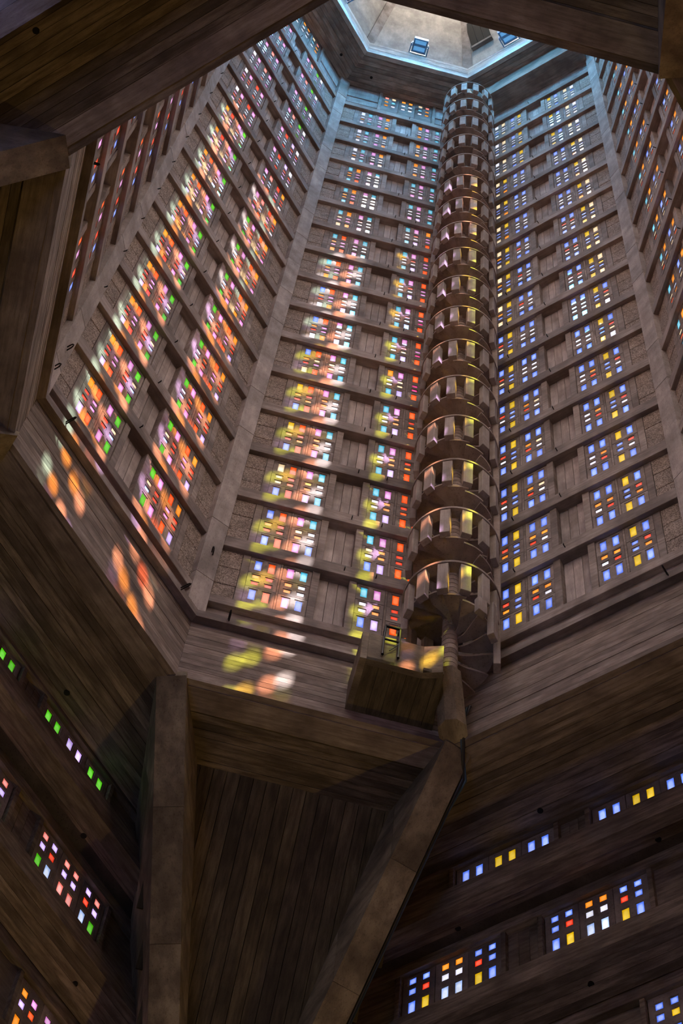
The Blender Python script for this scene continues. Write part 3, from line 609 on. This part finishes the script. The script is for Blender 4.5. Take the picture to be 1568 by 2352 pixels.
ht = obj('roof_hatch', None, None, hm - Vector((*fn(4), 0)) * .06); ht.rotation_euler = (math.radians(20), 0, math.atan2(ft(4).y, ft(4).x)); tag(ht, 'dark open timber hatch in the spire beside the right floodlight', 'hatch')
bx('hatch_board', ht, -.42, -.145, -.05, .05, -.9, .9, M_HATCH, .006); bx('hatch_board', ht, -.14, .14, -.05, .05, -.9, .9, M_HATCH, .006); bx('hatch_board', ht, .145, .42, -.05, .05, -.9, .9, M_HATCH, .006); bx('hatch_lintel', ht, -.45, .45, -.1, .08, -1.0, -.88, M_BEAM, .006)

# ------------------------------------------------------------------ spiral staircase in the corner of centre and right wall
SX, SY = -5.58, 0.0; RS = .93
st = obj('spiral_staircase', None, None, (SX, SY, Z0 + .85)); tag(st, 'tall concrete spiral staircase with block balusters rising in the corner of the lantern', 'staircase')
ZB = .85
def lz(z): return z - ZB
cyl = bmesh.new(); bmesh.ops.create_cone(cyl, cap_ends=True, segments=24, radius1=.138, radius2=.138, depth=44.9); mm = bpy.data.meshes.new('pole'); cyl.to_mesh(mm); cyl.free(); mm.materials.append(M_STAIR)
for p in mm.polygons: p.use_smooth = len(p.vertices) == 4
obj('pole', mm, st, (0, 0, 44.9 / 2))
def ring_mesh(ro, ri, th, mat, n=64):
    v = []; f = []
    for i in range(n):
        c, s = math.cos(2 * PI * i / n), math.sin(2 * PI * i / n); v += [(ro * c, ro * s, -th / 2), (ro * c, ro * s, th / 2), (ri * c, ri * s, th / 2), (ri * c, ri * s, -th / 2)]
    for i in range(n):
        j = (i + 1) % n
        for q in range(4): f.append((4 * i + q, 4 * j + q, 4 * j + (q + 1) % 4, 4 * i + (q + 1) % 4))
    return mesh_from('ring', v, f, mat)
RM = ring_mesh(RS, .70, .07, M_STAIR)
NPOST = 13; PM = box_mesh(.13, .205, 1.02, M_POST, .008); PF = box_mesh(.135, .21, .16, M_POST, .008)
def tread_mesh(n=8):
    """winder tread with a swept leading edge, hub collar included"""
    bot = []; R0, R1 = .12, .80; A = math.radians(31)
    def sweep(t): return math.radians(26) * (1 - t) ** 2
    e1 = [(R0 + (R1 - R0) * i / n, -A / 2 + sweep(i / n)) for i in range(n + 1)]; e2 = [(R0 + (R1 - R0) * i / n, A / 2 + sweep(i / n)) for i in range(n + 1)]
    arc = [(R1, -A / 2 + A * i / 6) for i in range(1, 6)]
    pol = e1 + arc + e2[::-1]
    b = [(r * math.cos(t), r * math.sin(t), -.03) for r, t in pol]; tp = [(x, y, .03) for x, y, _ in b]
    m = prism(b, tp, M_STAIR, 'tread'); return m
TM = tread_mesh(); HUB = ring_mesh(.152, .13, .15, M_STAIR, 24)
NT = 14
tops = [LEV[k] + .45 for k in range(17)]
for k, zt in enumerate(tops):
    obj('guard_ring', RM, st, (0, 0, lz(zt)))
    for i in range(NPOST):
        a = math.radians(-2.5 + 360 / NPOST * i)
        po = obj('baluster', PM, st, (.845 * math.cos(a), .845 * math.sin(a), lz(zt) - .045 - .51), (0, 0, a))
z = 1.05; i = 0; a0 = 219.0
while z < tops[-1] + .3:
    pitch = 2.385 + .0106 * max(0, (z - 3.05) / 2.385)
    a = math.radians(a0 - i * 360 / NT)
    t = obj('tread', TM, st, (0, 0, lz(z)), (0, 0, a)); 
    if i < 110: obj('tread_collar', HUB, t, (0, 0, -.06))
    z += pitch / NT; i += 1
for a_, z0, z1 in ((72, 1.55, 2.75), (97, 1.1, 2.4), (48, 1.95, 2.45)):
    a = math.radians(a_); obj('baluster', box_mesh(.13, .205, z1 - z0, M_POST, .008), st, (.845 * math.cos(a), .845 * math.sin(a), lz((z0 + z1) / 2)), (0, 0, a))
for k in range(16):   # stacked wall brackets tying the stair to the right wall
    a = math.radians(93); zt = tops[k]
    obj('wall_bracket', box_mesh(.13, .15, 1.34, M_STAIR, .008), st, (.87 * math.cos(a), .87 * math.sin(a), lz(zt) + .72), (0, 0, a))

# ------------------------------------------------------------------ balcony at the foot of the stair
ang3 = math.atan2(ft(3).y, ft(3).x)
bal = face_frame(obj('balcony', None), 3, .3); tag(bal, 'concrete balcony box at the foot of the spiral staircase', 'balcony')
def bpoly(name, pts, z0, z1, mat): return obj(name, prism([(x, y, z0) for x, y in pts][::-1], [(x, y, z1) for x, y in pts][::-1], mat, name), bal)
for i in range(5):     # soffit boards run out from the wall
    xa = .62 + i * .25; xb = xa + .244; ya = -1.07 - (0.0 if i < 4 else .05)
    bpoly('soffit_board', [(xa, .02), (xb, .02), (xb, ya), (xa, ya)], 0 + random.uniform(0, .008), .10, M_BOARDY)
bpoly('soffit_board', [(1.87, .02), (2.08, .02), (1.98, -1.14), (1.87, -1.12)], .004, .10, M_BOARDY)
bpoly('parapet', [(.62, -1.07), (1.62, -1.07), (1.62, -.95), (.62, -.95)], 0, .94, M_RAKER)
bpoly('parapet', [(1.622, -1.07), (1.95, -1.18), (1.98, -1.06), (1.622, -.95)], 0, .94, M_RAKER)
bpoly('side_wall', [(.50, -1.07), (.618, -1.07), (.618, .02), (.50, .02)], 0, .94, M_RAKER)
# inclined pier carrying the newel
pb = Vector((-6.24, 0)); pt = Vector((SX, SY))
def octp(c, r, z): return [(c.x + r * math.cos(PI / 8 + PI / 4 * i), c.y + r * math.sin(PI / 8 + PI / 4 * i), z) for i in range(8)]
pr = obj('newel_pier', None, None, (pb.x, pb.y, Z0)); tag(pr, 'leaning concrete pier under the foot of the spiral staircase', 'pier')
def shift(l): return [(x - pb.x, y - pb.y, z) for x, y, z in l]
obj('shaft', prism(shift(octp(pb, .27, .02)), shift(octp(pt, .24, .78)), M_RAKER), pr)
obj('cap', prism(shift(octp(pt, .24, .785)), shift(octp(pt, .135, .86)), M_STAIR), pr)

# black folding steel frame hooked over the parapet
fr = obj('steel_frame', None); face_frame(fr, 3, .3); fr.location = PW(3, 1.02, -1.09, .3 + .46); tag(fr, 'black folding steel frame hooked over the balcony parapet', 'frame')
for s in (-1, 1):
    obj('leg', tube([(s * .14, -.02, -.18), (s * .14, -.03, .35), (s * .13, -.05, .75)], .018, M_BLACK), fr)
    obj('foot', tube([(s * .14, -.02, -.24), (s * .14, -.02, -.18)], .026, M_BLACK), fr)
    obj('hook', tube([(s * .13, -.05, .75), (s * .13, .10, .78), (s * .13, .16, .62)], .016, M_BLACK), fr)
obj('crossbar', tube([(-.14, -.03, .30), (.14, -.03, .30)], .02, M_BLACK), fr); obj('top_bar', tube([(-.14, -.05, .75), (.14, -.05, .75)], .03, M_BLACK), fr)
obj('brace', tube([(-.02, -.02, -.05), (.13, -.03, .22)], .010, M_BLACK), fr)

# ------------------------------------------------------------------ conduits beside the raking beam
p0 = Vx(4, 6.62); p1 = fn(3) * (A0 + APR); ax = (p1 - p0); LN = ax.length; axn = ax.normalized(); sd_ = Vector((-axn.y, axn.x))
if sd_.dot(fn(4)) < 0: sd_ = -sd_
def along(s, off, up): q = p0 + axn * s + sd_ * off; return (q.x, q.y, Z0 + APZ * (s / LN) + up)
for j, (off, up, mat, lb) in enumerate(((.325, .06, M_CABLE, 'black cable running down the slanting raking beam'), (.385, .24, M_CABLEB, 'blue-grey conduit running down beside the slanting raking beam'))):
    pts = [PW(4, -2.15 - .06 * j, -.06, .95), PW(4, -2.30 - .05 * j, -.06, .55), PW(4, -2.28 - .05 * j, -.05, .05)] + [along(.25, off, -.04)] + [along(LN * t, off, up - .02) for t in (.1, .2, .35, .5, .7, .9)]
    root = obj('conduit', tube(pts, .032 if j == 0 else .026, mat)); tag(root, lb, 'conduit', 'conduits on the raking beam')
    for t in (.16, .33, .5, .66): obj('clip', tube([along(LN * t, off - .05, up - .02), along(LN * t + .06, off - .05, up - .02)], .05, M_BLACK), root)

# ------------------------------------------------------------------ iron hooks and loops
HK = mesh_from('hook', *(lambda a: (a.v, a.f))((lambda m_: (m_.box(-.010, .010, -.09, 0, -.010, .010, M_IRON), m_.box(-.010, .010, -.09, -.07, -.010, .05, M_IRON), m_)[2])(MB())), M_IRON)
ORD = 'lowest second third fourth fifth sixth seventh eighth ninth tenth eleventh twelfth thirteenth fourteenth fifteenth sixteenth seventeenth'.split()
def hooks(k, us, rows, label, group):
    for u in us:
        for r in rows:
            p = PW(k, u, D_BEAM + .01, LEV[r] + .20)
            if not in_view(p): continue
            o = obj('iron_hook', HK, None, p, (0, 0, math.atan2(ft(k).y, ft(k).x))); tag(o, label + ', %s beam up' % ORD[r], 'hook', group)
hooks(3, [.15], range(1, 17), 'small iron hook mid-way along a beam of the centre wall', 'hooks on the centre wall beams')
hooks(3, [.80], range(1, 12), 'small iron hook on a centre wall beam close to the staircase', 'hooks near the staircase')
hooks(2, [-.18], range(1, 17), 'small iron hook mid-way along a beam of the left wall', 'hooks on the left wall beams')
hooks(4, [-.13], range(1, 17), 'small iron hook mid-way along a beam of the right wall', 'hooks on the right wall beams')
hooks(4, [-1.25], range(1, 9), 'small iron hook on a right wall beam close to the staircase', 'hooks on the right wall near the staircase')
hooks(5, [-.2], range(4, 17), 'small iron hook on a beam of the far right wall', 'hooks on the far right wall beams')
for r in range(2, 15):
    p = PW(2, -2.38, .03, LEV[r] + .55)
    if in_view(p): tag(obj('iron_hook', HK, None, p, (0, 0, math.atan2(ft(2).y, ft(2).x) + .3)), 'small iron hook on the column left of the left wall, beside its %s beam' % ORD[r], 'hook', 'hooks on the left column')
def loop(k, u, d, z, label, wdt=.09, ln=.22):
    pts = [(-wdt / 2, .03, 0), (-wdt / 2, -ln * .7, 0), (-wdt / 3, -ln * .92, 0), (0, -ln, 0), (wdt / 3, -ln * .92, 0), (wdt / 2, -ln * .7, 0), (wdt / 2, .03, 0)]
    o = obj('iron_loop', tube(pts, .013, M_IRON, 6), None, PW(k, u, d, z), (0, math.radians(70), math.atan2(ft(k).y, ft(k).x))); tag(o, label, 'loop', 'iron loops')
loop(3, -2.46, .05, 4.76, 'iron loop on the foot of the column between left and centre wall')
loop(2, -2.50, .05, 3.45, 'lower of two iron loops on the foot of the column left of the left wall')
loop(2, -2.46, .05, 4.55, 'upper of two iron loops on the foot of the column left of the left wall')
loop(2, -1.84, -.14, 2.10, 'iron loop at the far left end of the left ledge', .05)
loop(2, 1.88, -.14, 2.10, 'iron loop at the right end of the left ledge', .05)
loop(3, -1.84, -.14, 2.10, 'iron loop at the left end of the centre ledge', .05)
loop(4, 1.89, -.14, 2.10, 'iron loop at the right end of the right ledge', .05)
loop(1, -1.83, -.14, 2.12, 'iron loop on the far left ledge', .04, .10)

# ------------------------------------------------------------------ assumed nave lamps hanging below the picture, adding warm light from below
for i, (x, y) in enumerate(((3.0, -17.0), (15.5, 9.0), (-16.0, 3.0))):
    root = obj('pendant_lamp', None, None, (x, y, 13.0)); tag(root, 'warm pendant lamp hanging in the nave, number %s from the viewer, out of view' % ('one', 'two', 'three')[i], 'lamp', 'nave lamps')
    obj('shade', ring_mesh(.35, .05, .1, M_BLACK, 24), root, (0, 0, .5)); obj('cord', tube([(0, 0, .5), (0, 0, 12)], .012, M_BLACK), root)
    l = bpy.data.lights.new('pendant_bulb', 'POINT'); l.energy = (520, 900, 2900)[i]; l.color = (1, .64, .14); l.shadow_soft_size = .35
    lo = bpy.data.objects.new('pendant_bulb', l); COL.objects.link(lo); lo.location = (x, y, 13.0)
print('objects', len(bpy.data.objects), 'meshes', len(bpy.data.meshes))
